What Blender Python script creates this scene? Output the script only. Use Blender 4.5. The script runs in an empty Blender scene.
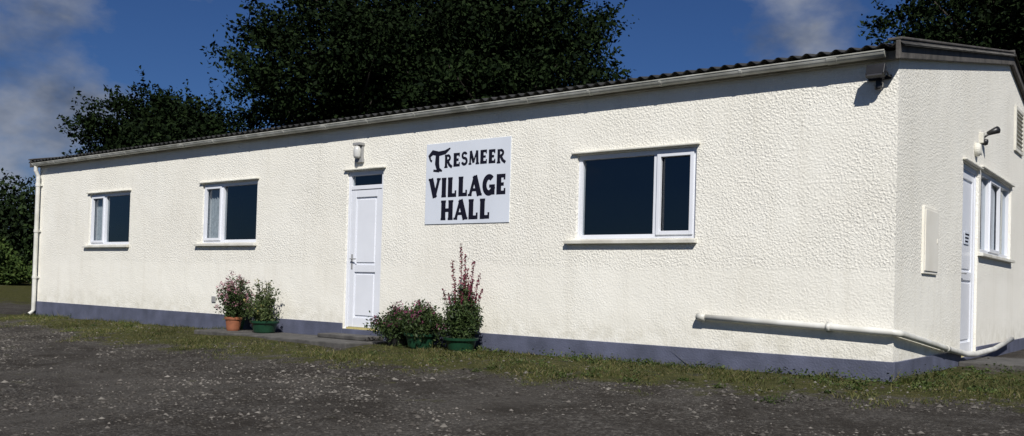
import bpy, math, random
import numpy as np
from mathutils import Vector, Matrix
random.seed(7)
rng = np.random.default_rng(7)
scene = bpy.context.scene

# ------------------------------------------------------------------ helpers
def new_mat(name):
    m = bpy.data.materials.new(name); m.use_nodes = True
    nt = m.node_tree
    b = nt.nodes.get('Principled BSDF')
    return m, nt, b

def N(nt, typ, **kw):
    n = nt.nodes.new(typ)
    for k, v in kw.items():
        if k in n.inputs.keys():
            n.inputs[k].default_value = v
        else:
            setattr(n, k, v)
    return n

def coords(nt):
    return N(nt, 'ShaderNodeTexCoord').outputs['Object']

def noise(nt, vec, scale, detail=4, rough=0.55):
    n = N(nt, 'ShaderNodeTexNoise'); n.inputs['Scale'].default_value = scale
    n.inputs['Detail'].default_value = detail; n.inputs['Roughness'].default_value = rough
    nt.links.new(vec, n.inputs['Vector']); return n.outputs['Fac']

def ramp(nt, fac, stops):
    r = N(nt, 'ShaderNodeValToRGB'); e = r.color_ramp.elements
    while len(e) < len(stops): e.new(0.5)
    for i, (p, c) in enumerate(stops):
        e[i].position = p; e[i].color = (c[0], c[1], c[2], 1)
    nt.links.new(fac, r.inputs['Fac']); return r.outputs['Color']

def mathn(nt, op, a, b=None, clamp=False):
    n = N(nt, 'ShaderNodeMath'); n.operation = op; n.use_clamp = clamp
    for i, v in enumerate((a, b)):
        if v is None: continue
        if isinstance(v, (int, float)): n.inputs[i].default_value = v
        else: nt.links.new(v, n.inputs[i])
    return n.outputs[0]

def maprange(nt, v, a, b, c, d):
    n = N(nt, 'ShaderNodeMapRange')
    n.inputs['From Min'].default_value = a; n.inputs['From Max'].default_value = b
    n.inputs['To Min'].default_value = c; n.inputs['To Max'].default_value = d
    nt.links.new(v, n.inputs['Value']); return n.outputs['Result']

def mixc(nt, fac, a, b, blend='MIX'):
    n = N(nt, 'ShaderNodeMix'); n.data_type = 'RGBA'; n.blend_type = blend
    if isinstance(fac, (int, float)): n.inputs[0].default_value = fac
    else: nt.links.new(fac, n.inputs[0])
    for i, v in ((6, a), (7, b)):
        if isinstance(v, tuple): n.inputs[i].default_value = (v[0], v[1], v[2], 1)
        else: nt.links.new(v, n.inputs[i])
    return n.outputs[2]

def bump(nt, h, bsdf, strength, dist):
    n = N(nt, 'ShaderNodeBump'); n.inputs['Strength'].default_value = strength
    n.inputs['Distance'].default_value = dist
    nt.links.new(h, n.inputs['Height']); nt.links.new(n.outputs['Normal'], bsdf.inputs['Normal'])

def simple(name, c1, c2=None, scale=8, rough=0.5, bs=0.0, bscale=40, spec=None, metal=0):
    m, nt, b = new_mat(name)
    co = coords(nt)
    if c2 is None: c2 = tuple(x*0.82 for x in c1)
    nt.links.new(ramp(nt, noise(nt, co, scale, 4), [(0.3, c2), (0.7, c1)]), b.inputs['Base Color'])
    b.inputs['Roughness'].default_value = rough; b.inputs['Metallic'].default_value = metal
    if spec is not None: b.inputs['Specular IOR Level'].default_value = spec
    if bs: bump(nt, noise(nt, co, bscale, 3), b, bs, 0.01)
    return m

def leaf_mat(name, cols, rough=0.55, transl=0.2, spec=.25):
    m, nt, b = new_mat(name)
    g = N(nt, 'ShaderNodeNewGeometry')
    st = [(i/(len(cols)-1), c) for i, c in enumerate(cols)]
    col = ramp(nt, g.outputs['Random Per Island'], st)
    big = noise(nt, coords(nt), 0.7, 2)
    f = maprange(nt, big, 0.3, 0.7, 0.6, 1.3)
    hsv = N(nt, 'ShaderNodeHueSaturation'); nt.links.new(col, hsv.inputs['Color']); nt.links.new(f, hsv.inputs['Value'])
    nt.links.new(hsv.outputs[0], b.inputs['Base Color'])
    b.inputs['Roughness'].default_value = rough
    b.inputs['Specular IOR Level'].default_value = spec
    if transl > 0:
        t = N(nt, 'ShaderNodeBsdfTranslucent'); nt.links.new(hsv.outputs[0], t.inputs['Color'])
        mx = N(nt, 'ShaderNodeMixShader'); mx.inputs[0].default_value = transl
        nt.links.new(b.outputs[0], mx.inputs[1]); nt.links.new(t.outputs[0], mx.inputs[2])
        nt.links.new(mx.outputs[0], nt.nodes['Material Output'].inputs['Surface'])
    return m

def link(ob, parent=None):
    scene.collection.objects.link(ob)
    if parent is not None:
        ob.parent = parent
        ob.matrix_parent_inverse = parent.matrix_world.inverted()
    return ob

def empty(name, loc=(0, 0, 0)):
    e = bpy.data.objects.new(name, None); e.location = loc; e.empty_display_size = 0.3
    e.matrix_world = Matrix.Translation(loc)
    scene.collection.objects.link(e); return e

class MB:
    def __init__(s): s.v = []; s.f = []; s.m = []
    def quad(s, a, b, c, d, mi=0):
        k = len(s.v); s.v += [tuple(a), tuple(b), tuple(c), tuple(d)]; s.f.append((k, k+1, k+2, k+3)); s.m.append(mi)
    def poly(s, pts, mi=0):
        k = len(s.v); s.v += [tuple(p) for p in pts]; s.f.append(tuple(range(k, k+len(pts)))); s.m.append(mi)
    def hexa(s, p, mi=0):
        k = len(s.v); s.v += [tuple(q) for q in p]
        for f in ((3, 2, 1, 0), (4, 5, 6, 7), (0, 1, 5, 4), (1, 2, 6, 5), (2, 3, 7, 6), (3, 0, 4, 7)):
            s.f.append(tuple(k+i for i in f)); s.m.append(mi)
    def box(s, x0, x1, y0, y1, z0, z1, mi=0):
        s.hexa([(x0, y0, z0), (x1, y0, z0), (x1, y1, z0), (x0, y1, z0), (x0, y0, z1), (x1, y0, z1), (x1, y1, z1), (x0, y1, z1)], mi)
    def boxP(s, P, u0, u1, o0, o1, z0, z1, mi=0, slope=0.0):
        q = [P(u0, o1, z0), P(u1, o1, z0), P(u1, o0, z0), P(u0, o0, z0),
             P(u0, o1, z1-slope), P(u1, o1, z1-slope), P(u1, o0, z1), P(u0, o0, z1)]
        s.hexa(q, mi)
    def tube(s, pts, radii, n=10, mi=0, cap=True):
        pts = [Vector(p) for p in pts]
        if isinstance(radii, (int, float)): radii = [radii]*len(pts)
        k0 = len(s.v); up = None
        for i, p in enumerate(pts):
            t = (pts[min(i+1, len(pts)-1)] - pts[max(i-1, 0)]).normalized()
            if up is None:
                up = t.orthogonal().normalized()
            up = (up - t*up.dot(t))
            if up.length < 1e-5: up = t.orthogonal()
            up.normalize(); sd = t.cross(up)
            for j in range(n):
                a = 2*math.pi*j/n
                s.v.append(tuple(p + (up*math.cos(a) + sd*math.sin(a))*radii[i]))
        for i in range(len(pts)-1):
            for j in range(n):
                a = k0+i*n+j; b = k0+i*n+(j+1) % n
                s.f.append((a, b, b+n, a+n)); s.m.append(mi)
        if cap:
            s.f.append(tuple(k0+j for j in reversed(range(n)))); s.m.append(mi)
            e = k0+(len(pts)-1)*n
            s.f.append(tuple(e+j for j in range(n))); s.m.append(mi)
    def lathe(s, c, prof, n=24, mi=0):
        k0 = len(s.v)
        for r, z in prof:
            for j in range(n):
                a = 2*math.pi*j/n; s.v.append((c[0]+r*math.cos(a), c[1]+r*math.sin(a), c[2]+z))
        for i in range(len(prof)-1):
            for j in range(n):
                a = k0+i*n+j; b = k0+i*n+(j+1) % n
                s.f.append((a, b, b+n, a+n)); s.m.append(mi)
    def build(s, name, mats, parent=None, smooth=False, bevel=0):
        me = bpy.data.meshes.new(name); me.from_pydata(s.v, [], s.f)
        for m in (mats if isinstance(mats, (list, tuple)) else [mats]): me.materials.append(m)
        me.polygons.foreach_set('material_index', s.m)
        if smooth: me.polygons.foreach_set('use_smooth', [True]*len(s.f))
        me.update()
        ob = bpy.data.objects.new(name, me); link(ob, parent)
        if bevel:
            bv = ob.modifiers.new('bevel', 'BEVEL'); bv.width = bevel; bv.segments = 2; bv.limit_method = 'ANGLE'
        return ob

def npmesh(name, V, F, mats, parent=None, mi=None, smooth=False):
    me = bpy.data.meshes.new(name)
    k = F.shape[1]
    me.vertices.add(len(V)); me.vertices.foreach_set('co', np.ascontiguousarray(V, dtype=np.float32).ravel())
    me.loops.add(F.size); me.loops.foreach_set('vertex_index', F.astype(np.int32).ravel())
    me.polygons.add(len(F)); me.polygons.foreach_set('loop_start', np.arange(0, F.size, k, dtype=np.int32))
    for m in (mats if isinstance(mats, (list, tuple)) else [mats]): me.materials.append(m)
    if mi is not None: me.polygons.foreach_set('material_index', mi.astype(np.int32))
    if smooth: me.polygons.foreach_set('use_smooth', np.ones(len(F), dtype=bool))
    me.update(calc_edges=True); me.validate()
    ob = bpy.data.objects.new(name, me); link(ob, parent); return ob

def leaves_arrays(C, L, W, flat=0.0):
    n = len(C)
    a = rng.normal(size=(n, 3)); a[:, 2] *= (1-flat); a /= np.linalg.norm(a, axis=1)[:, None]
    b = rng.normal(size=(n, 3)); b[:, 2] *= (1-flat)
    b -= a*np.sum(a*b, axis=1)[:, None]; b /= np.linalg.norm(b, axis=1)[:, None]
    s = rng.uniform(0.6, 1.35, n)[:, None]
    nn = np.cross(a, b)*0.15*L*s
    V = np.stack([C-a*L*s, C+b*W*s+nn, C+a*L*s, C-b*W*s+nn], axis=1).reshape(-1, 3)
    F = np.arange(n*4).reshape(n, 4)
    return V, F

# ------------------------------------------------------------------ materials
def wall_material():
    m, nt, b = new_mat('cream_roughcast')
    co = coords(nt)
    sep = N(nt, 'ShaderNodeSeparateXYZ'); nt.links.new(co, sep.inputs[0]); z = sep.outputs['Z']
    big = noise(nt, co, 0.8, 4, 0.6)
    c = ramp(nt, big, [(0.3, (0.80, 0.775, 0.695)), (0.7, (0.86, 0.84, 0.765))])
    st = N(nt, 'ShaderNodeMapping'); st.inputs['Scale'].default_value = (3.0, 3.0, 0.35)
    nt.links.new(co, st.inputs[0])
    streak = noise(nt, st.outputs[0], 2.0, 5, 0.65)
    sm = maprange(nt, streak, 0.52, 0.8, 0.0, 0.32)
    c = mixc(nt, sm, c, (0.60, 0.565, 0.475))
    low = maprange(nt, z, 0.15, 0.55, 1.0, 0.0)
    low = mathn(nt, 'MULTIPLY', low, maprange(nt, noise(nt, co, 5, 5, 0.7), 0.4, 0.7, 0.0, 0.6), True)
    c = mixc(nt, low, c, (0.46, 0.43, 0.33))
    nt.links.new(c, b.inputs['Base Color'])
    b.inputs['Roughness'].default_value = 0.75; b.inputs['Specular IOR Level'].default_value = 0.2
    n1 = noise(nt, co, 42, 3, 0.6)
    v = N(nt, 'ShaderNodeTexVoronoi'); v.feature = 'F1'; v.inputs['Scale'].default_value = 40
    nt.links.new(co, v.inputs['Vector'])
    vd = mathn(nt, 'SUBTRACT', 1.0, v.outputs['Distance'])
    h = mathn(nt, 'ADD', mathn(nt, 'MULTIPLY', n1, 1.4), mathn(nt, 'MULTIPLY', vd, 0.45))
    h = maprange(nt, h, 0.75, 1.3, 0, 1)
    pn = noise(nt, co, 0.9, 4)
    zz = mathn(nt, 'ADD', z, mathn(nt, 'MULTIPLY', mathn(nt, 'SUBTRACT', pn, 0.5), 0.40))
    msk = maprange(nt, zz, 1.04, 1.10, 0.45, 1.0)
    patch = maprange(nt, pn, 0.4, 0.62, 1.15, 0.6)
    h = mathn(nt, 'MULTIPLY', mathn(nt, 'MULTIPLY', h, msk), patch)
    h = mathn(nt, 'ADD', h, mathn(nt, 'MULTIPLY', noise(nt, co, 2.5, 2), 1.5))
    bump(nt, h, b, 0.62, 0.0105)
    return m

M_wall = wall_material()
M_plinth = simple('slate_blue_masonry_paint', (0.115, 0.125, 0.185), (0.065, 0.072, 0.105), 3, 0.6, 0.5, 50)
M_upvc = simple('white_upvc', (0.76, 0.78, 0.83), (0.70, 0.72, 0.77), 2, 0.3)
M_sill = simple('painted_sill', (0.72, 0.71, 0.65), (0.52, 0.50, 0.43), 4, 0.6, 0.3, 30)
M_gutter = simple('weathered_white_plastic', (0.60, 0.60, 0.55), (0.30, 0.30, 0.26), 4, 0.5)
M_pipe = simple('white_plastic_pipe', (0.72, 0.72, 0.68), (0.50, 0.49, 0.44), 4, 0.4)
M_fascia = simple('aged_timber_fascia', (0.11, 0.10, 0.09), (0.045, 0.042, 0.038), 5, 0.85, 0.4, 30)
M_fas2 = simple('grubby_painted_fascia', (0.40, 0.38, 0.33), (0.18, 0.17, 0.14), 3, 0.8, 0.3, 30)
M_roof = simple('fibre_cement_sheet', (0.11, 0.105, 0.095), (0.04, 0.04, 0.034), 4, 0.95, 0.4, 25)
M_black = simple('black_powder_coat', (0.02, 0.02, 0.022), (0.012, 0.012, 0.013), 10, 0.4)
M_ink = simple('dark_navy_sign_paint', (0.010, 0.010, 0.022), (0.006, 0.006, 0.014), 10, 0.6, spec=.2)
M_board = simple('white_sign_board', (0.68, 0.72, 0.79), (0.61, 0.65, 0.72), 1.5, 0.45)
M_grey = simple('grey_plastic', (0.32, 0.32, 0.32), None, 10, 0.4)
M_lens = simple('lamp_diffuser', (0.6, 0.6, 0.58), None, 10, 0.25)
M_slab = simple('concrete', (0.10, 0.095, 0.088), (0.045, 0.043, 0.04), 6, 0.95, 0.6, 40)
M_terra = simple('terracotta', (0.34, 0.12, 0.055), (0.22, 0.08, 0.04), 9, 0.7, 0.2, 30)
M_green = simple('green_glazed_pot', (0.012, 0.055, 0.028), (0.008, 0.035, 0.018), 6, 0.35)
M_soil = simple('soil', (0.05, 0.035, 0.025), (0.02, 0.015, 0.01), 40, 1.0, 0.8, 60)
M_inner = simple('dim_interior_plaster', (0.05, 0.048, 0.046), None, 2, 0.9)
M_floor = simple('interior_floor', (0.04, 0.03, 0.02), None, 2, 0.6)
M_curt = simple('net_curtain', (0.66, 0.66, 0.68), (0.46, 0.46, 0.48), 20, 0.9)
M_bark = simple('bark', (0.04, 0.032, 0.025), (0.016, 0.014, 0.011), 8, 0.95, 0.9, 20)
M_thresh = simple('threshold_strip', (0.5, 0.43, 0.18), None, 10, 0.5)

M_glass, nt, b = new_mat('window_glass')
nt.nodes.remove(b)
lw = N(nt, 'ShaderNodeLayerWeight'); lw.inputs['Blend'].default_value = .5
ff = mathn(nt, 'ADD', mathn(nt, 'MULTIPLY', mathn(nt, 'POWER', lw.outputs['Facing'], 4.0), .85), .085, True)
gl = N(nt, 'ShaderNodeBsdfGlossy'); gl.inputs['Roughness'].default_value = 0.01; gl.inputs['Color'].default_value = (0.9, 0.95, 1, 1)
gco = N(nt, 'ShaderNodeTexCoord').outputs['Object']
gb = N(nt, 'ShaderNodeBump'); gb.inputs['Strength'].default_value = .15; gb.inputs['Distance'].default_value = .03
nt.links.new(noise(nt, gco, 1.6, 1), gb.inputs['Height']); nt.links.new(gb.outputs[0], gl.inputs['Normal'])
tr = N(nt, 'ShaderNodeBsdfTransparent'); tr.inputs['Color'].default_value = (0.62, 0.67, 0.69, 1)
mx = N(nt, 'ShaderNodeMixShader')
nt.links.new(ff, mx.inputs[0]); nt.links.new(tr.outputs[0], mx.inputs[1]); nt.links.new(gl.outputs[0], mx.inputs[2])
nt.links.new(mx.outputs[0], nt.nodes['Material Output'].inputs['Surface'])

# ------------------------------------------------------------------ ground
def gz(x, y):
    x = np.asarray(x, dtype=float); y = np.asarray(y, dtype=float)
    z = 0.0072*np.clip(x, -26, 0)
    d = np.clip(-y-0.6, 0, 12)
    z = z - 0.052*d - 0.01
    near = np.exp(-((x+5)**2/900 + (y+4)**2/400))
    z = z + near*(0.016*np.sin(x*1.9+y*0.7) + 0.012*np.sin(x*0.8-y*2.3+1) + 0.007*np.sin(x*4.3+y*3.9))*np.clip(-y, 0, 1)
    z = z + .5*np.clip((-x-27)/10, 0, 1)
    far = np.clip((np.hypot(x, y)-60)/300, 0, 1)
    return z + far*6.0
bx = np.array([-60, -30, -16, -11, -6, -1.5, 0.5, 1.5, 6.0]); by = np.array([-0.3, -0.5, -1.3, -2.2, -2.35, -1.7, -1.15, -0.9, -0.8])
def grass_amt(x, y):
    x = np.asarray(x, dtype=float); y = np.asarray(y, dtype=float)
    yb = np.interp(x, bx, by)
    g = np.clip((y-yb)/1.1+0.5, 0, 1)*np.clip((x+19.0)/1.0, 0, 1)*np.clip((3.5-y)/1.5, 0, 1)
    g = np.maximum(g, np.clip((-x-24)/5, 0, 1)*np.clip((y+8)/4, 0, 1))
    g = np.maximum(g, np.clip((-x-33)/4, 0, 1))
    g = np.maximum(g, np.clip((y-13.5)/2, 0, 1))
    g = np.maximum(g, np.clip((-y-17)/2, 0, 1))
    g = np.maximum(g, np.clip((x-13)/3, 0, 1))
    return g
def axisvals(lo, hi, step, far):
    a = list(np.arange(lo, hi+1e-6, step)); e = step; l = lo; r = hi; L = []; R = []
    while l > -far:
        e *= 1.35; l -= e; L.append(l)
    e = step
    while r < far:
        e *= 1.35; r += e; R.append(r)
    return np.array(L[::-1]+a+R)
gx = axisvals(-20, 5, 0.13, 700); gy = axisvals(-10, 2, 0.13, 700)
X, Y = np.meshgrid(gx, gy)
V = np.stack([X, Y, gz(X, Y)], -1).reshape(-1, 3)
nx, ny = len(gx), len(gy)
I = (np.arange(ny-1)[:, None]*nx + np.arange(nx-1)[None, :]).ravel()
F = np.stack([I, I+1, I+1+nx, I+nx], 1)
m, nt, b = new_mat('gravel_and_grass_ground')
co = coords(nt)
at = N(nt, 'ShaderNodeAttribute'); at.attribute_name = 'grass'
gn = noise(nt, co, 3.0, 6, 0.7); gn2 = noise(nt, co, 0.9, 4)
g = mathn(nt, 'ADD', at.outputs['Fac'], mathn(nt, 'MULTIPLY', mathn(nt, 'SUBTRACT', gn, 0.5), 2.6))
g = mathn(nt, 'ADD', g, mathn(nt, 'MULTIPLY', mathn(nt, 'SUBTRACT', gn2, 0.5), 1.6))
g = maprange(nt, g, 0.42, 0.80, 0, 1)
vo = N(nt, 'ShaderNodeTexVoronoi'); vo.inputs['Scale'].default_value = 48; nt.links.new(co, vo.inputs['Vector'])
vs = N(nt, 'ShaderNodeSeparateColor'); nt.links.new(vo.outputs['Color'], vs.inputs[0])
gc = ramp(nt, vs.outputs[0], [(0.0, (0.050, 0.044, 0.039)), (0.5, (0.088, 0.080, 0.071)), (0.85, (0.13, 0.12, 0.107)), (1.0, (0.21, 0.197, 0.177))])
gc = mixc(nt, maprange(nt, noise(nt, co, 1.6, 8, 0.75), 0.43, 0.60, 0.0, 0.85), gc, (0.042, 0.036, 0.030))
gc = mixc(nt, maprange(nt, noise(nt, co, 0.55, 6, 0.7), 0.50, 0.64, 0.0, 0.55), gc, (0.13, 0.12, 0.107))
gr = ramp(nt, noise(nt, co, 9, 5, 0.7), [(0.25, (0.035, 0.038, 0.013)), (0.5, (0.075, 0.078, 0.024)), (0.75, (0.13, 0.11, 0.05))])
nt.links.new(mixc(nt, g, gc, gr), b.inputs['Base Color'])
b.inputs['Roughness'].default_value = 0.95; b.inputs['Specular IOR Level'].default_value = 0.12
hh = mathn(nt, 'ADD', mathn(nt, 'MULTIPLY', vo.outputs['Distance'], -1.0), mathn(nt, 'MULTIPLY', noise(nt, co, 12, 6, 0.75), 3.0))
bump(nt, hh, b, 1.0, 0.03)
ground = npmesh('ground', V, F, m, smooth=True)
at = ground.data.attributes.new('grass', 'FLOAT', 'POINT'); at.data.foreach_set('value', grass_amt(X, Y).ravel().astype(np.float32))

# loose stones
n = 100000
px = rng.uniform(-16, 4.5, n); py = -rng.uniform(0.3, 8.8, n)
keep = (rng.random(n) > grass_amt(px, py)*0.8)
cl = np.sin(px*1.3+2*np.sin(py*1.7))*np.sin(py*1.1+px*0.4)+.5*np.sin(px*3.7-py*4.1)
keep &= (rng.random(n) < 0.45+0.5*cl)
px, py = px[keep], py[keep]; n = len(px)
s = rng.gamma(1.6, 0.0042, n)+0.0035; s = np.clip(s, 0, 0.034)
octv = np.array([[1, 0, 0], [0, 1, 0], [-1, 0, 0], [0, -1, 0], [0, 0, 0.6], [0, 0, -0.5]], float)
Vp = octv[None]*(1+rng.uniform(-0.35, 0.35, (n, 6, 3)))
ang = rng.uniform(0, 6.28, n); ca, sa = np.cos(ang)[:, None], np.sin(ang)[:, None]
vx = Vp[:, :, 0]*ca-Vp[:, :, 1]*sa; vy = Vp[:, :, 0]*sa+Vp[:, :, 1]*ca
Vp = np.stack([vx, vy, Vp[:, :, 2]], -1)*s[:, None, None]
Vp += np.stack([px, py, gz(px, py)+s*0.12], -1)[:, None, :]
of = np.array([[0, 1, 4], [1, 2, 4], [2, 3, 4], [3, 0, 4]])
Fp = (of[None]+(np.arange(n)*6)[:, None, None]).reshape(-1, 3)
M_stone = leaf_mat('gravel_stone', [(0.045, 0.040, 0.035), (0.075, 0.068, 0.060), (0.11, 0.10, 0.089), (0.21, 0.195, 0.172)], 0.95, 0.0, .1)
npmesh('gravel', Vp.reshape(-1, 3), Fp, M_stone)

# grass blades
M_grass = leaf_mat('grass_blades', [(0.028, 0.045, 0.010), (0.065, 0.082, 0.018), (0.11, 0.112, 0.034), (0.19, 0.155, 0.075)], 0.6, 0.2)
n = 230000
px = rng.uniform(-18.5, 3.5, n); py = rng.uniform(-3.8, 1.5, n)
jit = 0.55*np.sin(px*2.1+1.3*np.sin(py*3))+0.45*np.sin(px*5.3+py*4.1+np.sin(px))+.35*np.sin(px*9.7-py*7.3)+rng.normal(0, 0.35, n)
g = grass_amt(px, py)
keep = (g+jit*0.65 > 0.80) & (g > .02) & ~((px > -10.4) & (px < -6.6) & (py > -1.0)) & ~((px < 0.03) & (py > -0.02))
px, py = px[keep], py[keep]; n = len(px)
tall = 0.5+0.5*np.sin(px*3.1+py*5.0)*np.sin(px*1.3)
h = rng.uniform(0.010, 0.040, n)*(0.45+tall); edge = (py > -0.14) & (py < 0); h[edge] *= 2.0
edge = (px > 0) & (px < 0.2) & (py > -0.2); h[edge] *= 2.2
tuft = rng.random(n) < .012; h[tuft] *= 2.6
w = rng.uniform(0.003, 0.007, n); a = rng.uniform(0, 6.28, n)
base = np.stack([px, py, gz(px, py)-0.003], -1)
d = np.stack([np.cos(a), np.sin(a), np.zeros(n)], -1)*w[:, None]
lean = rng.normal(0, 0.7, (n, 2))*h[:, None]
tip = base+np.concatenate([lean, h[:, None]], 1)
V = np.stack([base-d, base+d, tip], 1).reshape(-1, 3)
npmesh('grass', V, np.arange(3*n).reshape(n, 3), M_grass)

# low broad weeds along wall foot and on the verge
M_weed = leaf_mat('weed_leaves', [(0.025, 0.045, 0.010), (0.05, 0.078, 0.018), (0.085, 0.105, 0.03)], 0.6, 0.2)
C = []
for _ in range(130):
    x = random.choice([random.uniform(-5, 0), random.uniform(-17, 0)]); y = -random.uniform(0.05, 0.6) if random.random() < .6 else -random.uniform(.4, 1.9)
    if -10.4 < x < -6.6: continue
    if random.random() < 0.25: x, y = random.uniform(0.05, 1.0), random.uniform(-0.6, 2.6)
    r = random.uniform(0.03, 0.11)
    c = rng.normal(0, 1, (45, 3))*[r, r*0.8, r*0.3]+[x, y, float(gz(x, y))+r*0.4]
    C.append(c)
V, F = leaves_arrays(np.concatenate(C), 0.015, 0.008, 0.2)
npmesh('weeds', V, F, M_weed)

# ------------------------------------------------------------------ village hall
L = 17.72; W = 12.4
hall = empty('village_hall', (-L/2, W/2, 0))
PF = lambda u, o, z: (u, -o, z)
PS = lambda u, o, z: (o, u, z)
def zr(y):
    y2 = y if y <= 6.2 else 12.4-y
    return 3.20+(y2+0.2)*0.205
wF = [(-15.50, -13.95, 1.39, 2.41), (-11.55, -9.98, 1.40, 2.43), (-3.68, -2.10, 1.39, 2.41)]
dF = (-7.80, -7.03, 0.10, 2.44)
wS = (4.16, 6.60, 1.43, 2.54); dS = (3.03, 4.02, 0.08, 2.50)
def wall_sheet(mb, P, U0, U1, Z0, Z1, ops, rev=0.12):
    us = sorted({U0, U1, *[o[0] for o in ops], *[o[1] for o in ops]}); zs = sorted({Z0, Z1, *[o[2] for o in ops], *[o[3] for o in ops]})
    for i in range(len(us)-1):
        for j in range(len(zs)-1):
            uc = (us[i]+us[i+1])/2; zc = (zs[j]+zs[j+1])/2
            if any(o[0] < uc < o[1] and o[2] < zc < o[3] for o in ops): continue
            mb.quad(P(us[i], 0, zs[j]), P(us[i+1], 0, zs[j]), P(us[i+1], 0, zs[j+1]), P(us[i], 0, zs[j+1]))
    for a, b_, c, d in ops:
        mb.quad(P(a, 0, c), P(a, 0, d), P(a, -rev, d), P(a, -rev, c))
        mb.quad(P(b_, 0, d), P(b_, 0, c), P(b_, -rev, c), P(b_, -rev, d))
        mb.quad(P(a, 0, d), P(b_, 0, d), P(b_, -rev, d), P(a, -rev, d))
        mb.quad(P(b_, 0, c), P(a, 0, c), P(a, -rev, c), P(b_, -rev, c))
mb = MB(); Z1 = 3.18
wall_sheet(mb, PF, -L, 0, 0.10, Z1, wF+[dF]); wall_sheet(mb, PS, 0, W, 0.08, Z1, [wS, dS])
mb.poly([(0, 0, Z1), (0, W, Z1), (0, 6.2, 4.45)])
mb.poly([(-L, W, Z1), (-L, 0, Z1), (-L, 6.2, 4.45)])
mb.quad((-L, W, 0), (-L, 0, 0), (-L, 0, Z1), (-L, W, Z1)); mb.quad((0, W, 0), (-L, W, 0), (-L, W, Z1), (0, W, Z1))
mb.build('walls', M_wall, hall)
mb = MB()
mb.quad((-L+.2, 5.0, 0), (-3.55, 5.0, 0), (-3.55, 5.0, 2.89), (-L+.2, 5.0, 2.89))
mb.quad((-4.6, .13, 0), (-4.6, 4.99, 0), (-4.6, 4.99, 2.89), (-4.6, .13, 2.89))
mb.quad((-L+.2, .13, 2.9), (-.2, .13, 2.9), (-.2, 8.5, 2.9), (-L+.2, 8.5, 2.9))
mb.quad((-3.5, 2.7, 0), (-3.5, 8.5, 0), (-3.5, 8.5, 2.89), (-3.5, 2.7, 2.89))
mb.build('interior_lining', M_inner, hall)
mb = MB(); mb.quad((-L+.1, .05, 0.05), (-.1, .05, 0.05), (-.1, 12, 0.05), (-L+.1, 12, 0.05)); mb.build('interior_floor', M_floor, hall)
mb = MB()
pt = 0.18
for a, b_ in ((-L-0.02, dF[0]-0.005), (dF[1]+0.005, 0.02)):
    mb.box(a, b_, -0.02, 0.09, -0.5, pt)
for a, b_ in ((0.09, dS[0]-0.005), (dS[1]+0.005, W)):
    mb.box(-0.09, 0.018, a, b_, -0.5, pt-0.003)
mb.box(dF[0]-0.004, dF[1]+0.004, -0.015, 0.1, -0.5, 0.095); mb.box(-0.1, 0.015, dS[0]-0.004, dS[1]+0.004, -0.5, 0.075)
mb.build('plinth', M_plinth, hall, bevel=0.006)

def window(name, P, op, bars, sash, curtain=None):
    u0, u1, z0, z1 = op
    f = 0.055; i0, i1 = -0.11, -0.035
    mb = MB()
    mb.boxP(P, u0+.002, u0+f, i0, i1, z0, z1); mb.boxP(P, u1-f, u1-.002, i0, i1, z0, z1)
    mb.boxP(P, u0+f, u1-f, i0, i1-.001, z1-f, z1-.002); mb.boxP(P, u0+f, u1-f, i0, i1-.001, z0+.004, z0+f)
    for bu in bars: mb.boxP(P, bu-.03, bu+.03, i0, i1-.001, z0+f, z1-f)
    edges = [u0+f]+[x for bu in bars for x in (bu-.03, bu+.03)]+[u1-f]
    for k in sash:
        a, b_ = edges[2*k]-.012, edges[2*k+1]+.012; c, d = z0+f-.012, z1-f+.012; s = .045
        mb.boxP(P, a, a+s, i1-.03, i1+.018, c, d); mb.boxP(P, b_-s, b_, i1-.03, i1+.018, c, d)
        mb.boxP(P, a+s, b_-s, i1-.03, i1+.017, c, c+s); mb.boxP(P, a+s, b_-s, i1-.03, i1+.017, d-s, d)
    mb.build(name+'_frame', M_upvc, hall, bevel=0.004)
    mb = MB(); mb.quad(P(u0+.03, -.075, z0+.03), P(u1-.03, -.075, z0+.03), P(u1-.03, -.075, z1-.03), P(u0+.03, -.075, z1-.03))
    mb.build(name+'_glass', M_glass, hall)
    mb = MB()
    mb.boxP(P, u0-.13, u1+.03, -.034, .065, z0-.055, z0+.004, slope=.018)
    mb.boxP(P, u0-.07, u1+.04, -.01, .045, z1+.015, z1+.045, slope=.01)
    mb.build(name+'_sill_and_hood', M_sill, hall, bevel=0.005)
    if curtain:
        for a, b_ in curtain:
            mb = MB(); nseg = 60; pts = []
            for k in range(nseg+1):
                t = k/nseg; pts.append((a+(b_-a)*t, -.15+.018*math.sin(t*(b_-a)*75)+.008*math.sin(t*31)))
            for k in range(nseg):
                (ua, oa), (ub, ob_) = pts[k], pts[k+1]
                mb.quad(P(ua, oa, z0-.1), P(ub, ob_, z0-.1), P(ub, ob_, z1+.05), P(ua, oa, z1+.05))
            mb.build(name+'_curtain', M_curt, hall, smooth=True)
window('hall_window_1', PF, wF[0], [-14.95], [0], [(-15.6, -15.12)])
window('hall_window_2', PF, wF[1], [-11.0], [0], [(-11.65, -11.15)])
window('hall_window_3', PF, wF[2], [-2.62], [1])
window('hall_window_4', PS, wS, [4.95, 5.78], [1], [(5.9, 6.5)])

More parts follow.
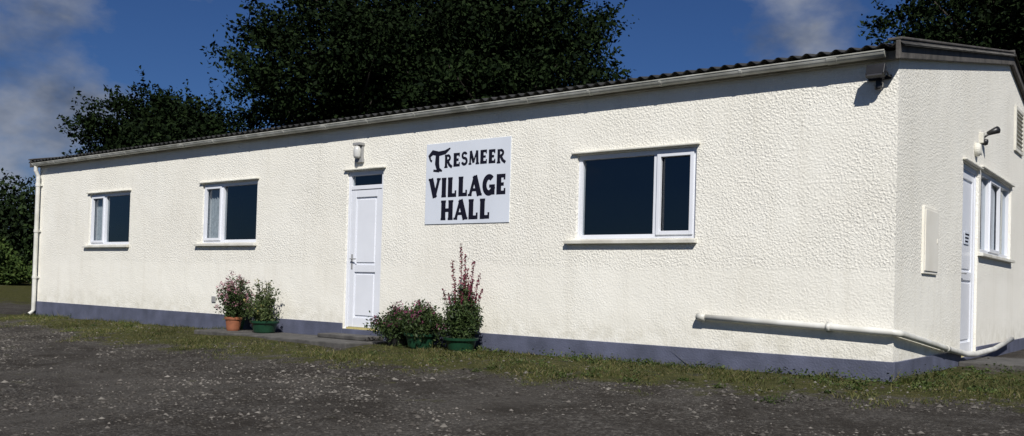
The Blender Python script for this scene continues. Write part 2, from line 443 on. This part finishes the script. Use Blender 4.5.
def door(name, P, op, transom):
    u0, u1, z0, z1 = op; f = .06; o0, o1 = -.11, -.03
    mb = MB()
    mb.boxP(P, u0+.002, u0+f, o0, o1, z0, z1); mb.boxP(P, u1-f, u1-.002, o0, o1, z0, z1)
    mb.boxP(P, u0+f, u1-f, o0, o1-.001, z1-f, z1-.002)
    zt = z1-.27 if transom else z1-f
    if transom: mb.boxP(P, u0+f, u1-f, o0, o1-.001, zt, zt+.06)
    a, b_, c, d = u0+f+.004, u1-f-.004, z0+.03, zt-.004
    q = o1-.012; s = .10
    zm0 = c+(d-c)*.40; zm1 = zm0+.11
    mb.boxP(P, a, a+s, o0+.02, q, c, d); mb.boxP(P, b_-s, b_, o0+.02, q, c, d)
    mb.boxP(P, a+s, b_-s, o0+.02, q-.001, c, c+.14); mb.boxP(P, a+s, b_-s, o0+.02, q-.001, zm0, zm1); mb.boxP(P, a+s, b_-s, o0+.02, q-.001, d-.11, d)
    mb.boxP(P, a+s, b_-s, o0+.03, q-.022, c+.14, zm0); mb.boxP(P, a+s, b_-s, o0+.03, q-.022, zm1, d-.11)
    for e0, e1 in ((c+.14, zm0), (zm1, d-.11)):
        mb.boxP(P, a+s+.035, b_-s-.035, q-.025, q-.008, e0+.035, e1-.035)
    mb.build(name, M_upvc, hall, bevel=.005)
    mb = MB()
    mb.boxP(P, u0+f, u1-f, o0, o1+.02, z0-.004, z0+.026); mb.build(name+'_threshold', M_thresh, hall, bevel=.004)
    mb = MB()
    hu = a+.05; hz = z0+1.0
    mb.boxP(P, hu-.016, hu+.016, q-.001, q+.008, hz-.11, hz+.11)
    mb.tube([P(hu, q+.005, hz+.04), P(hu, q+.045, hz+.04), P(hu+.03, q+.05, hz+.04), P(hu+.13, q+.05, hz+.038)], .009, 8)
    mb.build(name+'_handle', M_grey, hall, bevel=.002)
    if transom:
        mb = MB(); mb.quad(P(u0+.03, -.07, zt+.03), P(u1-.03, -.07, zt+.03), P(u1-.03, -.07, z1-.03), P(u0+.03, -.07, z1-.03)); mb.build(name+'_transom_glass', M_glass, hall)
    mb = MB(); mb.boxP(P, u0-.05, u1+.05, -.01, .045, z1+.015, z1+.045, slope=.01); mb.build(name+'_hood', M_sill, hall, bevel=.005)
door('front_door', PF, dF, True); door('side_door', PS, dS, False)
mb = MB(); mb.boxP(PS, 3.38, 3.68, -.043, -.037, 1.5, 1.66); mb.build('door_notice', M_board, hall)
mb = MB()
for k in range(3): mb.boxP(PS, 3.41, 3.65-.03*k, -.038, -.0345, 1.615-.045*k, 1.635-.045*k)
mb.build('door_notice_text', M_ink, hall)

# roof
per = .146; amp = .020
xs = np.arange(-L-.14, .10, per/8); prof = amp*np.sin(2*np.pi*xs/per)
def roof_slope(y0, y1):
    rows = np.linspace(0, 1, 5); Vt = []
    for off in (0, -.012):
        for t in rows:
            y = y0+(y1-y0)*t; Vt.append(np.stack([xs, np.full_like(xs, y), zr(y)+prof+off], 1))
    V = np.concatenate(Vt); nX = len(xs); R = len(rows); F = []
    I = np.arange(nX-1)
    for s_ in range(2):
        for r in range(R-1):
            a = (s_*R+r)*nX+I; F.append(np.stack([a, a+1, a+1+nX, a+nX], 1))
    a = I; F.append(np.stack([a, a+1, a+1+R*nX, a+R*nX], 1))
    return V, np.concatenate(F)
V1, F1 = roof_slope(-.19, 6.2); V2, F2 = roof_slope(12.59, 6.2)
npmesh('roof_sheets', np.concatenate([V1, V2]), np.concatenate([F1, F2+len(V1)]), M_roof, hall, smooth=True)
mb = MB()
mb.tube([(-L-.15, 6.2, 4.53), (.07, 6.2, 4.53)], .06, 10); mb.build('ridge_cap', M_roof, hall, smooth=True)
mb = MB()
def barge(x0, x1, lo, hi):
    for ya, yb in ((-.195, 6.2), (6.2, 12.595)):
        za, zb = zr(ya), zr(yb)
        mb.hexa([(x0, ya, za+lo), (x1, ya, za+lo), (x1, yb, zb+lo), (x0, yb, zb+lo), (x0, ya, za+hi), (x1, ya, za+hi), (x1, yb, zb+hi), (x0, yb, zb+hi)])
barge(.015, .06, -.15, .03); barge(-.06, .072, .032, .058); barge(-L-.07, -L-.015, -.13, .03); barge(-L-.15, -L+.05, .032, .058)
mb.build('barge_boards', M_fascia, hall, bevel=.008)
mb = MB(); mb.box(-L-.01, .01, -.055, -.003, 3.09, 3.17); mb.build('fascia', M_fas2, hall)
mb = MB(); gcx, gcz, gr_ = -.125, 3.155, .058
gx0, gx1 = -L-.05, -.09; ns = 10
def gsec(r): return [(gcx+r*math.cos(math.pi+math.pi*k/ns), gcz+r*math.sin(math.pi+math.pi*k/ns)) for k in range(ns+1)]
for r in (gr_, gr_-.006):
    sc_ = gsec(r)
    for k in range(ns):
        mb.quad((gx0, *sc_[k]), (gx1, *sc_[k]), (gx1, *sc_[k+1]), (gx0, *sc_[k+1]))
for xx in (gx0, gx1): mb.poly([(xx, *p) for p in gsec(gr_)])
mb.tube([(gx0, gcx-gr_, gcz), (gx1, gcx-gr_, gcz)], .008, 6)
mb.build('gutter', M_gutter, hall, smooth=False)
mb = MB()
x = gx1-.5; k = 0
while x > gx0:
    sc_ = gsec(gr_+.005); w_ = .05 if k % 4 == 0 else .015
    for j in range(ns): mb.quad((x-w_, *sc_[j]), (x+w_, *sc_[j]), (x+w_, *sc_[j+1]), (x-w_, *sc_[j+1]))
    for xx in (x-w_, x+w_): mb.poly([(xx, *p) for p in sc_])
    x -= .95; k += 1
mb.build('gutter_brackets', M_gutter, hall)
mb = MB(); dx = -L+.09
mb.tube([(dx, -.13, 3.10), (dx, -.13, 3.0), (dx, -.075, 2.88), (dx, -.075, -.02), (dx, -.16, -.10)], .042, 12)
for z in (2.7, 1.7, .7): mb.tube([(dx, -.075, z-.03), (dx, -.075, z+.03)], .052, 12); mb.box(dx-.07, dx+.07, -.03, .004, z-.02, z+.02)
mb.build('downpipe', M_pipe, hall, smooth=False)
mb = MB(); u0, u1, z0, z1 = 6.75, 7.5, 3.15, 3.85
mb.boxP(PS, u0, u0+.05, -.01, .03, z0, z1); mb.boxP(PS, u1-.05, u1, -.01, .03, z0, z1); mb.boxP(PS, u0+.05, u1-.05, -.01, .03, z1-.05, z1); mb.boxP(PS, u0+.05, u1-.05, -.01, .03, z0, z0+.05)
for k in range(9):
    z = z0+.07+k*.066
    mb.hexa([PS(u0+.05, .028, z), PS(u1-.05, .028, z), PS(u1-.05, .003, z+.03), PS(u0+.05, .003, z+.03), PS(u0+.05, .028, z+.012), PS(u1-.05, .028, z+.012), PS(u1-.05, .003, z+.042), PS(u0+.05, .003, z+.042)])
mb.build('louvre_vent', M_sill, hall)
mb = MB(); mb.boxP(PF, -11.15, -11.04, -.005, .02, .38, .48); mb.build('outlet_cover', M_grey, hall, bevel=.004)

# waste pipe round the corner
mb = MB()
pts = [(-1.97, -.062, .525), (-1.0, -.062, .50), (.01, -.062, .465), (.055, -.04, .46), (.062, .02, .455), (.062, .8, .37), (.062, 2.0, .235), (.062, 2.85, .15), (.075, 3.0, .13), (.12, 3.3, .12), (.12, 4.6, .13), (.10, 6.2, .22)]
mb.tube(pts, .034, 14)
mb.tube([(-2.02, -.062, .527), (-1.92, -.062, .524)], .040, 14)
for x, z in ((-.6, .486),): mb.tube([(x-.02, -.062, z), (x+.02, -.062, z)], .039, 12); mb.box(x-.03, x+.03, -.03, .003, z-.05, z+.05)
mb.tube([(.062, 1.95, .241), (.062, 2.05, .229)], .039, 12)
mb.build('waste_pipe', M_pipe, None, smooth=True)

M_meter = simple('cream_meter_box', (0.80, 0.775, 0.70), (0.72, 0.69, 0.61), 3, .55)
mb = MB(); mb.boxP(PS, 1.03, 1.67, -.01, .022, 1.06, 1.77); mb.boxP(PS, 1.06, 1.64, .022, .032, 1.09, 1.74); mb.boxP(PS, 1.57, 1.60, .032, .038, 1.40, 1.45)
mb.build('meter_box', M_meter, None, bevel=.006)
mb = MB(); mb.box(.02, .9, 2.85, 4.3, -.3, .045); mb.build('doorstep', M_slab, None, bevel=.012)

# floodlight at front corner
fl = empty('floodlight', (-.17, -.1, 2.95))
def rotbox(mb, c, sx, sy, sz, rx, rz=0, mi=0):
    R = Matrix.Rotation(rz, 3, 'Z') @ Matrix.Rotation(rx, 3, 'X'); c = Vector(c)
    q = []
    for z in (-sz, sz):
        for x, y in ((-sx, -sy), (sx, -sy), (sx, sy), (-sx, sy)): q.append(c+R@Vector((x, y, z)))
    mb.hexa(q, mi)
mb = MB()
rotbox(mb, (-.17, -.15, 2.97), .085, .035, .055, math.radians(-25)); rotbox(mb, (-.17, -.125, 2.99), .07, .02, .04, math.radians(-25))
mb.tube([(-.27, -.01, 2.93), (-.27, -.10, 2.93), (-.265, -.14, 2.96)], .009, 6); mb.tube([(-.07, -.01, 2.93), (-.07, -.10, 2.93), (-.075, -.14, 2.96)], .009, 6)
mb.box(-.28, -.06, -.02, .002, 2.91, 2.95)
mb.box(-.20, -.14, -.05, -.019, 2.82, 2.92); mb.lathe((-.17, -.07, 2.80), [(0.0, 0), (.025, .003), (.032, .02), (.03, .045), (0, .05)], 12)
mb.build('body', M_black, fl, bevel=.004)
mb = MB(); rotbox(mb, (-.17, -.188, 2.955), .07, .004, .042, math.radians(-25)); mb.build('lens', simple('floodlight_glass', (.05, .05, .055), None, 10, .15), fl)

wl = empty('wall_lamp', (-7.52, -.05, 2.68))
mb = MB(); mb.box(-7.60, -7.44, -.05, .002, 2.56, 2.62); mb.box(-7.585, -7.455, -.04, .002, 2.62, 2.83); mb.box(-7.60, -7.44, -.10, .002, 2.81, 2.85)
mb.build('backplate', M_grey, wl, bevel=.006)
mb = MB(); mb.lathe((-7.52, -.075, 2.62), [(0, 0), (.04, .0), (.055, .03), (.055, .12), (.045, .17), (0, .19)], 16); mb.build('diffuser', M_lens, wl, smooth=True)

sp = empty('spotlight', (.1, 4.1, 3.0))
mb = MB(); mb.tube([(0, 4.05, 2.93), (.06, 4.05, 2.95), (.12, 4.08, 3.0)], .013, 8); mb.lathe((.06, 4.05, 2.83), [(0, 0), (.03, .01), (.04, .05), (.035, .08), (0, .09)], 12)
mb.tube([(.09, 4.06, 2.99), (.16, 4.12, 3.03), (.19, 4.15, 3.045)], [.028, .045, .05], 12); mb.build('arm_and_head', M_black, sp, smooth=True)
mb = MB(); mb.boxP(PS, 3.98, 4.12, -.005, .05, 2.86, 3.0); mb.build('mount', M_sill, sp, bevel=.005)
bl = empty('wall_lamp', (.05, 3.6, 2.75))
mb = MB(); mb.tube([(0, 3.75, 2.74), (.04, 3.75, 2.74), (.07, 3.75, 2.74)], [.09, .09, .06], 18); mb.build('diffuser', M_sill, bl, smooth=False, bevel=.01)

# ------------------------------------------------------------------ sign
sg = empty('village_hall_sign', (-5.44, -.03, 2.18))
s0, s1, sz0, sz1 = -6.18, -4.70, 1.62, 2.73
mb = MB(); mb.boxP(PF, s0, s1, .002, .012, sz0, sz1); mb.build('board', M_board, sg, bevel=.003)
lt = MB(); layer = [0]
def ribbon(pts, w):
    pts = [Vector(p) for p in pts]; layer[0] += 1; o = .0135+(layer[0] % 12)*.0003
    Lp, Rp = [], []
    for i, p in enumerate(pts):
        t = (pts[min(i+1, len(pts)-1)]-pts[max(i-1, 0)]).normalized(); nrm = Vector((-t.y, t.x))
        ww = w[i] if isinstance(w, list) else w
        Lp.append(p+nrm*ww/2); Rp.append(p-nrm*ww/2)
    for i in range(len(pts)-1):
        lt.quad(PF(Rp[i].x, o, Rp[i].y), PF(Rp[i+1].x, o, Rp[i+1].y), PF(Lp[i+1].x, o, Lp[i+1].y), PF(Lp[i].x, o, Lp[i].y))
def arc(cx, cy, rx, ry, a0, a1, n=16): return [(cx+rx*math.cos(math.radians(a0+(a1-a0)*k/n)), cy+ry*math.sin(math.radians(a0+(a1-a0)*k/n))) for k in range(n+1)]
def ser(x, y, w=.36): return ([(x-w/2, y), (x+w/2, y)], .11)
G = {
 'V': (.80, [([(.08, 1), (.42, 0)], .32), ([(.38, 0), (.70, 1)], .19), ser(.07, .95, .34), ser(.68, .95, .30)]),
 'I': (.38, [([(.19, 0), (.19, 1)], .31), ser(.19, .05), ser(.19, .95)]),
 'L': (.68, [([(.18, 0), (.18, 1)], .31), ser(.18, .95), ([(.02, .09), (.64, .09)], .19), ([(.59, 0), (.59, .32)], .12)]),
 'A': (.88, [([(.08, 0), (.42, 1)], .18), ([(.40, 1), (.76, 0)], .32), ([(.2, .30), (.6, .30)], .15), ser(.08, .05, .28), ser(.76, .05, .36)]),
 'G': (.84, [(arc(.44, .5, .31, .40, 48, 345, 22), .28), ([(.46, .44), (.86, .44)], .15), ([(.72, .44), (.72, .02)], .25)]),
 'E': (.68, [([(.18, 0), (.18, 1)], .31), ([(.02, .09), (.64, .09)], .19), ([(.02, .91), (.62, .91)], .19), ([(.2, .5), (.52, .5)], .17), ([(.58, 0), (.58, .30)], .11), ([(.56, .72), (.56, 1)], .11)]),
 'H': (.88, [([(.18, 0), (.18, 1)], .31), ([(.70, 0), (.70, 1)], .31), ([(.2, .5), (.66, .5)], .18), ser(.18, .05), ser(.18, .95), ser(.70, .05), ser(.70, .95)]),
 'R': (.78, [([(.16, 0), (.16, 1)], .24), ser(.16, .045, .34), ([(.02, .93), (.3, .93)], .14), (arc(.3, .73, .24, .20, 90, -90, 12), .19), ([(.1, .52), (.3, .52)], .12), ([(.34, .5), (.5, .2), (.76, .02)], .22)]),
 'S': (.60, [(arc(.29, .73, .2, .20, 20, 270, 14), .19), (arc(.29, .30, .22, .23, 90, -165, 14), .20)]),
 'M': (.98, [([(.14, 0), (.18, 1)], .16), ([(.18, 1), (.48, .12)], .23), ([(.46, .12), (.78, 1)], .13), ([(.78, 1), (.84, 0)], .23), ser(.14, .045, .28), ser(.84, .045, .34)]),
}
def word(txt, x0, x1, z0, h, arcamt=0):
    tot = sum(G[c][0] for c in txt)+.10*(len(txt)-1); sx = (x1-x0)/tot; x = x0
    for c in txt:
        wd, st = G[c]
        dz = arcamt*math.sin(math.pi*(x-x0)/(x1-x0))
        for pts, w in st: ribbon([(x+p[0]*sx, z0+dz+p[1]*h) for p in pts], w*(sx+h)/2)
        x += (wd+.10)*sx
word('VILLAGE', -6.10, -4.76, 1.985, .265)
word('HALL', -5.88, -5.02, 1.675, .265)
word('RESMEER', -5.84, -4.78, 2.385, .18, .02)
ribbon([(-6.10, 2.50), (-6.12, 2.56), (-6.06, 2.61), (-5.95, 2.585), (-5.83, 2.60), (-5.74, 2.65)], [.025, .05, .07, .065, .055, .02])
ribbon([(-5.97, 2.59), (-5.975, 2.45), (-5.95, 2.37), (-5.88, 2.345)], [.065, .08, .065, .02])
ribbon([(-6.10, 2.50), (-6.07, 2.49)], .03); ribbon([(-6.04, 2.36), (-5.93, 2.345)], .03)
lt.build('lettering', M_ink, sg)

# ------------------------------------------------------------------ paving at the front door
mb = MB()
mb.box(-10.35, -8.45, -.85, -.022, -.4, -.035); mb.box(-8.44, -6.72, -.9, -.022, -.4, -.030)
mb.box(-7.95, -6.9, -.36, -.022, -.031, .03)
mb.build('paving_slab', M_slab, None, bevel=.015)

# ------------------------------------------------------------------ potted plants
def pot(name, x, y, r, h, mat, kind):
    z = -.035 if -10.35 < x < -6.72 else float(gz(x, y))
    P_ = empty(name, (x, y, z))
    mb = MB()
    mb.lathe((x, y, z), [(0, 0), (r*.72, 0), (r*.78, h*.1), (r*.95, h*.82), (r*1.06, h*.82), (r*1.08, h*.98), (r*1.0, h), (r*.93, h*.97), (r*.9, h*.86)], 28)
    mb.build('pot', mat, P_, smooth=False, bevel=0)
    mb = MB(); mb.lathe((x, y, z), [(r*.92, h*.86), (r*.5, h*.9), (0, h*.92)], 20); mb.build('soil', M_soil, P_)
    st = MB(); LC = []; FC = []; zt = z+h*.9
    if kind == 'bush':
        for _ in range(75):
            a = random.uniform(0, 6.28); e = random.uniform(.1, 1); R = random.uniform(.24, .42)
            tip = Vector((x+math.cos(a)*R*e*1.1, y+math.sin(a)*R*e*.75, zt+random.uniform(.10, .36)*(1.15-e*.6)))
            st.tube([(x+math.cos(a)*.04, y+math.sin(a)*.04, zt), ((x+tip.x)/2, (y+tip.y)/2, tip.z-.03), tip], [.006, .004, .002], 5)
            LC.append(rng.normal(0, .055, (75, 3))+np.array(tip)-[0, 0, .03])
            if random.random() < .85: FC.append(rng.normal(0, .022, (14, 3))+np.array(tip)+[0, -.02, .045])
    elif kind == 'spires':
        for _ in range(40):
            a = random.uniform(0, 6.28); R = random.uniform(.02, .36); H = random.uniform(.35, 1.0)*(1-.25*R/.3)
            tip = Vector((x+math.cos(a)*R, y+math.sin(a)*R*.6, zt+H)); p0 = Vector((x+math.cos(a)*.06, y+math.sin(a)*.06, zt))
            mid = p0.lerp(tip, .5)+Vector((random.uniform(-.03, .03), random.uniform(-.03, .03), .04))
            st.tube([p0, mid, tip], [.006, .005, .002], 5)
            for k in range(14):
                t = random.uniform(.02, .74)**.8; p = p0.lerp(tip, t)
                LC.append(rng.normal(0, .035, (9, 3))+np.array(p))
            if H > .55:
                ts = np.linspace(.76, 1.0, 20)
                q = np.array(p0)[None]*(1-ts[:, None])+np.array(tip)[None]*ts[:, None]
                for _k in range(2): FC.append(q+rng.normal(0, .012, q.shape)*(1.6-ts[:, None]))
        for sx_, H in ((-.02, 1.22), (.20, 1.0), (-.16, 1.0), (.30, .82), (.06, 1.08)):
            p0 = Vector((x+sx_*.3, y, zt)); tip = Vector((x+sx_, y-.03, zt+H)); st.tube([p0, p0.lerp(tip, .6)+Vector((.01, 0, 0)), tip], [.006, .004, .002], 5)
            ts = np.linspace(.58, 1.0, 55); q = np.array(p0)[None]*(1-ts[:, None])+np.array(tip)[None]*ts[:, None]
            for _k in range(2): FC.append(q+rng.normal(0, .018, q.shape)*(1.5-ts[:, None]))
            for k in range(14):
                LC.append(rng.normal(0, .03, (8, 3))+np.array(p0.lerp(tip, random.uniform(.1, .6))))
    else:
        for _ in range(50):
            a = random.uniform(0, 6.28); R = random.uniform(.05, .38); H = random.uniform(.18, .74)*(1-.35*R/.38)
            tip = Vector((x+math.cos(a)*R, y+math.sin(a)*R*.7, zt+H)); p0 = Vector((x+math.cos(a)*.05, y+math.sin(a)*.05, zt))
            st.tube([p0, p0.lerp(tip, .5)+Vector((0, 0, .05)), tip], [.006, .004, .002], 5)
            for k in range(8):
                p = p0.lerp(tip, random.uniform(.1, 1.02)); LC.append(rng.normal(0, .035, (8, 3))+np.array(p))
            if kind == 'airy_pink' and random.random() < .75: FC.append(rng.normal(0, .024, (20, 3))+np.array(tip)+[0, -.02, .015])
            if kind == 'airy' and random.random() < .3: FC.append(rng.normal(0, .018, (8, 3))+np.array(tip))
    st.build('stems', M_stem, P_)
    V, F = leaves_arrays(np.concatenate(LC), .024, .010); npmesh('leaves', V, F, M_pleaf if kind != 'airy' else M_pleaf2, P_)
    fm = {'bush': M_pink, 'spires': M_red, 'airy_pink': M_pale, 'airy': M_yell}[kind]
    V, F = leaves_arrays(np.concatenate(FC), .013, .010); npmesh('flowers', V, F, fm, P_)
M_stem = simple('stem', (0.05, 0.06, 0.02), None, 20, .7)
M_pleaf = leaf_mat('potted_leaves', [(.018, .035, .012), (.04, .065, .02), (.065, .095, .03)], .55, .2)
M_pleaf2 = leaf_mat('potted_leaves_light', [(.03, .05, .015), (.06, .09, .028), (.11, .13, .05)], .55, .2)
M_pink = leaf_mat('magenta_petals', [(.15, .03, .07), (.26, .07, .14), (.38, .16, .24)], .6, .2)
M_pale = leaf_mat('pale_pink_petals', [(.26, .10, .14), (.38, .18, .22), (.46, .29, .31)], .6, .2)
M_red = leaf_mat('crimson_petals', [(.09, .014, .03), (.18, .03, .06), (.28, .07, .11)], .6, .2)
M_yell = leaf_mat('yellow_petals', [(.4, .33, .08), (.45, .40, .15)], .6, .2)
pot('potted_plant', -5.15, -.36, .21, .17, M_green, 'spires')
pot('potted_plant', -5.80, -.42, .21, .20, M_green, 'bush')
pot('potted_plant', -6.30, -.34, .17, .16, M_black, 'bush')
pot('potted_plant', -9.20, -.36, .21, .19, M_green, 'airy')
pot('potted_plant', -9.88, -.45, .13, .22, M_terra, 'airy_pink')
pot('potted_plant', -10.14, -.22, .15, .20, M_green, 'airy_pink')

# ------------------------------------------------------------------ trees
M_tree = leaf_mat('dark_tree_leaves', [(.0030, .0070, .0028), (.0055, .0115, .0035), (.0095, .018, .0055), (.017, .029, .009)], .75, .0, .06)
M_hedge = leaf_mat('hedge_leaves', [(.006, .012, .005), (.013, .025, .008), (.025, .043, .012)], .7, .0, .1)
M_bank = leaf_mat('bank_leaves', [(.022, .040, .010), (.040, .068, .016), (.07, .10, .026)], .7, .0, .1)
def tree(name, x, y, r, zc, rz, n_cl, per_cl, leaf=.095, skew=0.0, mat=None, trunk_r=.3):
    T = empty(name, (x, y, 0)); z0 = float(gz(x, y))
    cl = []
    while len(cl) < n_cl:
        d = rng.normal(size=3); d /= np.linalg.norm(d)
        lump = 1+.13*math.sin(3.1*d[0]*2+x)+.12*math.sin(5.3*d[2]+y+2*d[1])+.09*math.sin(9*d[0]+7*d[2])
        q = (rng.random()**.40)*lump*rng.uniform(.84, 1.03)
        p = np.array([x, y, zc])+d*q*np.array([r, r, rz])
        p[0] += skew*(p[2]-zc)
        if p[2] < z0+1.2: continue
        cl.append(p)
    cl = np.array(cl); C = []
    for p in cl:
        s = rng.uniform(.28, .56)*r/4.5
        k = int(per_cl*rng.uniform(.6, 1.3))
        dirr = (p-np.array([x, y, zc])); dirr /= (np.linalg.norm(dirr)+1e-6)
        C.append(np.clip(rng.normal(0, 1, (k, 3)), -1.9, 1.9)*[s, s, s*.55]+p)
        t = rng.random((k//6, 1))**.8
        C.append(p+dirr*t*s*2.4+rng.normal(0, .07, (k//6, 3))+np.array([0, 0, .2])*t)
    V, F = leaves_arrays(np.concatenate(C), leaf, leaf*.52, .15)
    npmesh('crown', V, F, mat or M_tree, T)
    mb = MB(); top = zc+rz*.55
    tp = [(x, y, z0-.3), (x+.05, y, z0+.6), (x+.15, y+.1, z0+(zc-z0)*.5), (x-.05, y, zc), (x+skew*rz*.5, y, top)]
    mb.tube(tp, [trunk_r*1.35, trunk_r, trunk_r*.8, trunk_r*.5, trunk_r*.15], 12)
    for i in rng.choice(len(cl), min(60, len(cl)), replace=False):
        p = Vector(cl[i]); zb = min(max(z0+1.4, p.z-rng.uniform(1, 3)), top-.5); b0 = Vector((x, y, zb))
        m_ = b0.lerp(p, .5)+Vector((0, 0, .35)); mb.tube([b0, m_, p], [trunk_r*.32, trunk_r*.18, .02], 6)
    mb.build('trunk_and_limbs', M_bark, T, smooth=True)
tree('broadleaf_tree', -18.2, 16.6, 4.7, 7.6, 5.6, 480, 150)
tree('broadleaf_tree', -24.0, 14.6, 4.75, 8.4, 5.4, 490, 150)
tree('broadleaf_tree', -21.0, 17.2, 3.8, 9.7, 5.0, 240, 130)
tree('broadleaf_tree', -35.0, 12.9, 3.5, 5.9, 3.5, 380, 150)
tree('broadleaf_tree', -31.2, 13.2, 3.5, 4.9, 3.3, 320, 150)
tree('broadleaf_tree', -3.3, 25.0, 3.8, 9.4, 3.3, 280, 120)
tree('broadleaf_tree', 3.5, 27.0, 4.2, 8.0, 4.2, 240, 100)

def hedge(name, p0, p1, wid, h, n, leaf=.09, mat=None, var=.25):
    p0 = np.array(p0, float); p1 = np.array(p1, float); k = int(np.linalg.norm(p1-p0)/.8)+1; C = []
    for i in range(k*3):
        t = rng.random(); b_ = p0*(1-t)+p1*t+rng.normal(0, wid*.35, 2); hh = h*rng.uniform(1-var, 1+var*.5)
        m_ = n//(k*3); q = rng.normal(0, 1, (m_, 3)); q /= np.linalg.norm(q, axis=1)[:, None]; q *= rng.random((m_, 1))**.3
        C.append(q*[wid*.6, wid*.6, hh*.55]+[b_[0], b_[1], float(gz(*b_))+hh*.5])
    V, F = leaves_arrays(np.concatenate(C), leaf, leaf*.5); npmesh(name, V, F, mat or M_hedge)
hedge('hedge', (-47, -6), (-39, 12), 2.0, 4.6, 60000, .11)
hedge('hedge', (-38.5, 4.5), (-34.5, 12), 1.1, 1.5, 22000, .08, mat=M_bank, var=.6)
hedge('hedge', (-38, -34), (30, -32), 2.2, 4.0, 40000, .18)
hedge('hedge', (-34, 19), (16, 22), 2.0, 3.0, 40000, .14)
M_hill = simple('wooded_hillside', (.045, .065, .025), (.02, .035, .012), .05, .95)
mb = MB(); nseg = 120; rings = ((220, -1), (240, 7), (300, 16), (380, 22), (520, 10)); vv = []
for R, hz in rings:
    for k in range(nseg):
        a = 2*math.pi*k/nseg
        hh = hz*(1+.35*math.sin(a*3+1)+.25*math.sin(a*7+2)+.12*math.sin(a*17)) if hz > 0 else hz
        vv.append((R*math.cos(a), R*math.sin(a), hh*.6))
mb.v = vv
for i in range(len(rings)-1):
    for k in range(nseg):
        a = i*nseg+k; b_ = i*nseg+(k+1) % nseg; mb.f.append((a, b_, b_+nseg, a+nseg)); mb.m.append(0)
mb.build('hills', M_hill, None, smooth=True)

# ------------------------------------------------------------------ light and sky
el = math.radians(42); hx, hy = .64, -.768
sd = Vector((hx*math.cos(el), hy*math.cos(el), math.sin(el))).normalized()
sl = bpy.data.lights.new('sun', 'SUN'); sl.energy = 5.0; sl.angle = math.radians(.5); sl.color = (1.0, .965, .91)
so = bpy.data.objects.new('sun', sl); so.rotation_euler = sd.to_track_quat('Z', 'Y').to_euler(); so.location = (10, -15, 20); scene.collection.objects.link(so)

w = bpy.data.worlds.new('World'); scene.world = w; w.use_nodes = True; nt = w.node_tree
bg = nt.nodes['Background']
sky = N(nt, 'ShaderNodeTexSky'); sky.sky_type = 'NISHITA'; sky.sun_disc = False
sky.sun_elevation = el; sky.sun_rotation = math.atan2(hx, hy); sky.air_density = 1.0; sky.dust_density = .3; sky.ozone_density = 3.0
bg.inputs['Strength'].default_value = .085
tc = N(nt, 'ShaderNodeTexCoord').outputs['Generated']
nd = N(nt, 'ShaderNodeVectorMath'); nd.operation = 'NORMALIZE'; nt.links.new(tc, nd.inputs[0]); dv = nd.outputs[0]
mp = N(nt, 'ShaderNodeMapping'); mp.inputs['Scale'].default_value = (1, 1, 1.7); nt.links.new(dv, mp.inputs[0])
cn = noise(nt, mp.outputs[0], 7.0, 7, .55)
tot = None
for d, a0, a1, amt in (((-1.02, .46, .19), 9, 1, 1.0), ((-1.1, .40, .10), 9, 2, .9), ((-.508, .87, .315), 4.0, .3, .8), ((-.35, .985, .275), 4.0, .3, .9), ((-.90, .571, .36), 5.5, .5, 1.0),
                       ((.6, .7, .5), 22, 5, .9), ((.2, -.9, .5), 25, 5, .8), ((-.8, -.5, .4), 22, 5, .9), ((.9, -.2, .3), 20, 5, .9)):
    d = Vector(d).normalized()
    dp = N(nt, 'ShaderNodeVectorMath'); dp.operation = 'DOT_PRODUCT'; dp.inputs[1].default_value = d; nt.links.new(dv, dp.inputs[0])
    mr = maprange(nt, dp.outputs['Value'], math.cos(math.radians(a0)), math.cos(math.radians(a1)), 0, amt)
    tot = mr if tot is None else mathn(nt, 'MAXIMUM', tot, mr)
f = mathn(nt, 'ADD', mathn(nt, 'MULTIPLY', tot, .45), mathn(nt, 'MULTIPLY', mathn(nt, 'SUBTRACT', cn, .5), 2.0))
f = maprange(nt, f, .20, .62, 0, .85)
skyc = mixc(nt, 1.0, sky.outputs[0], (.22, .34, .56), 'MULTIPLY')
cc = ramp(nt, noise(nt, mp.outputs[0], 8, 5, .55), [(.38, (1.0, 1.25, 1.8)), (.62, (3.4, 3.7, 4.4))])
nt.links.new(mixc(nt, f, skyc, cc), bg.inputs['Color'])

# ------------------------------------------------------------------ camera
cam = bpy.data.cameras.new('camera'); cam.sensor_fit = 'HORIZONTAL'; cam.sensor_width = 36; cam.lens = 888/1024*36; cam.shift_y = 52/1024
cam.clip_end = 3000; cam.clip_start = .05
co_ = bpy.data.objects.new('camera', cam); scene.collection.objects.link(co_); scene.camera = co_
pitch, roll = math.radians(1.0), math.radians(1.62)
ax = Vector((-.6113, .7914, 0)).normalized(); rt = Vector((ax.y, -ax.x, 0))
fw = (ax*math.cos(pitch)+Vector((0, 0, 1))*math.sin(pitch)).normalized(); up = rt.cross(fw)
r2 = rt*math.cos(roll)+up*math.sin(roll); u2 = up*math.cos(roll)-rt*math.sin(roll)
Mx = Matrix((( r2.x, u2.x, -fw.x, 2.30), (r2.y, u2.y, -fw.y, -8.98), (r2.z, u2.z, -fw.z, .81), (0, 0, 0, 1)))
co_.matrix_world = Mx
scene.view_settings.view_transform = 'Standard'; scene.view_settings.look = 'None'; scene.view_settings.exposure = 0
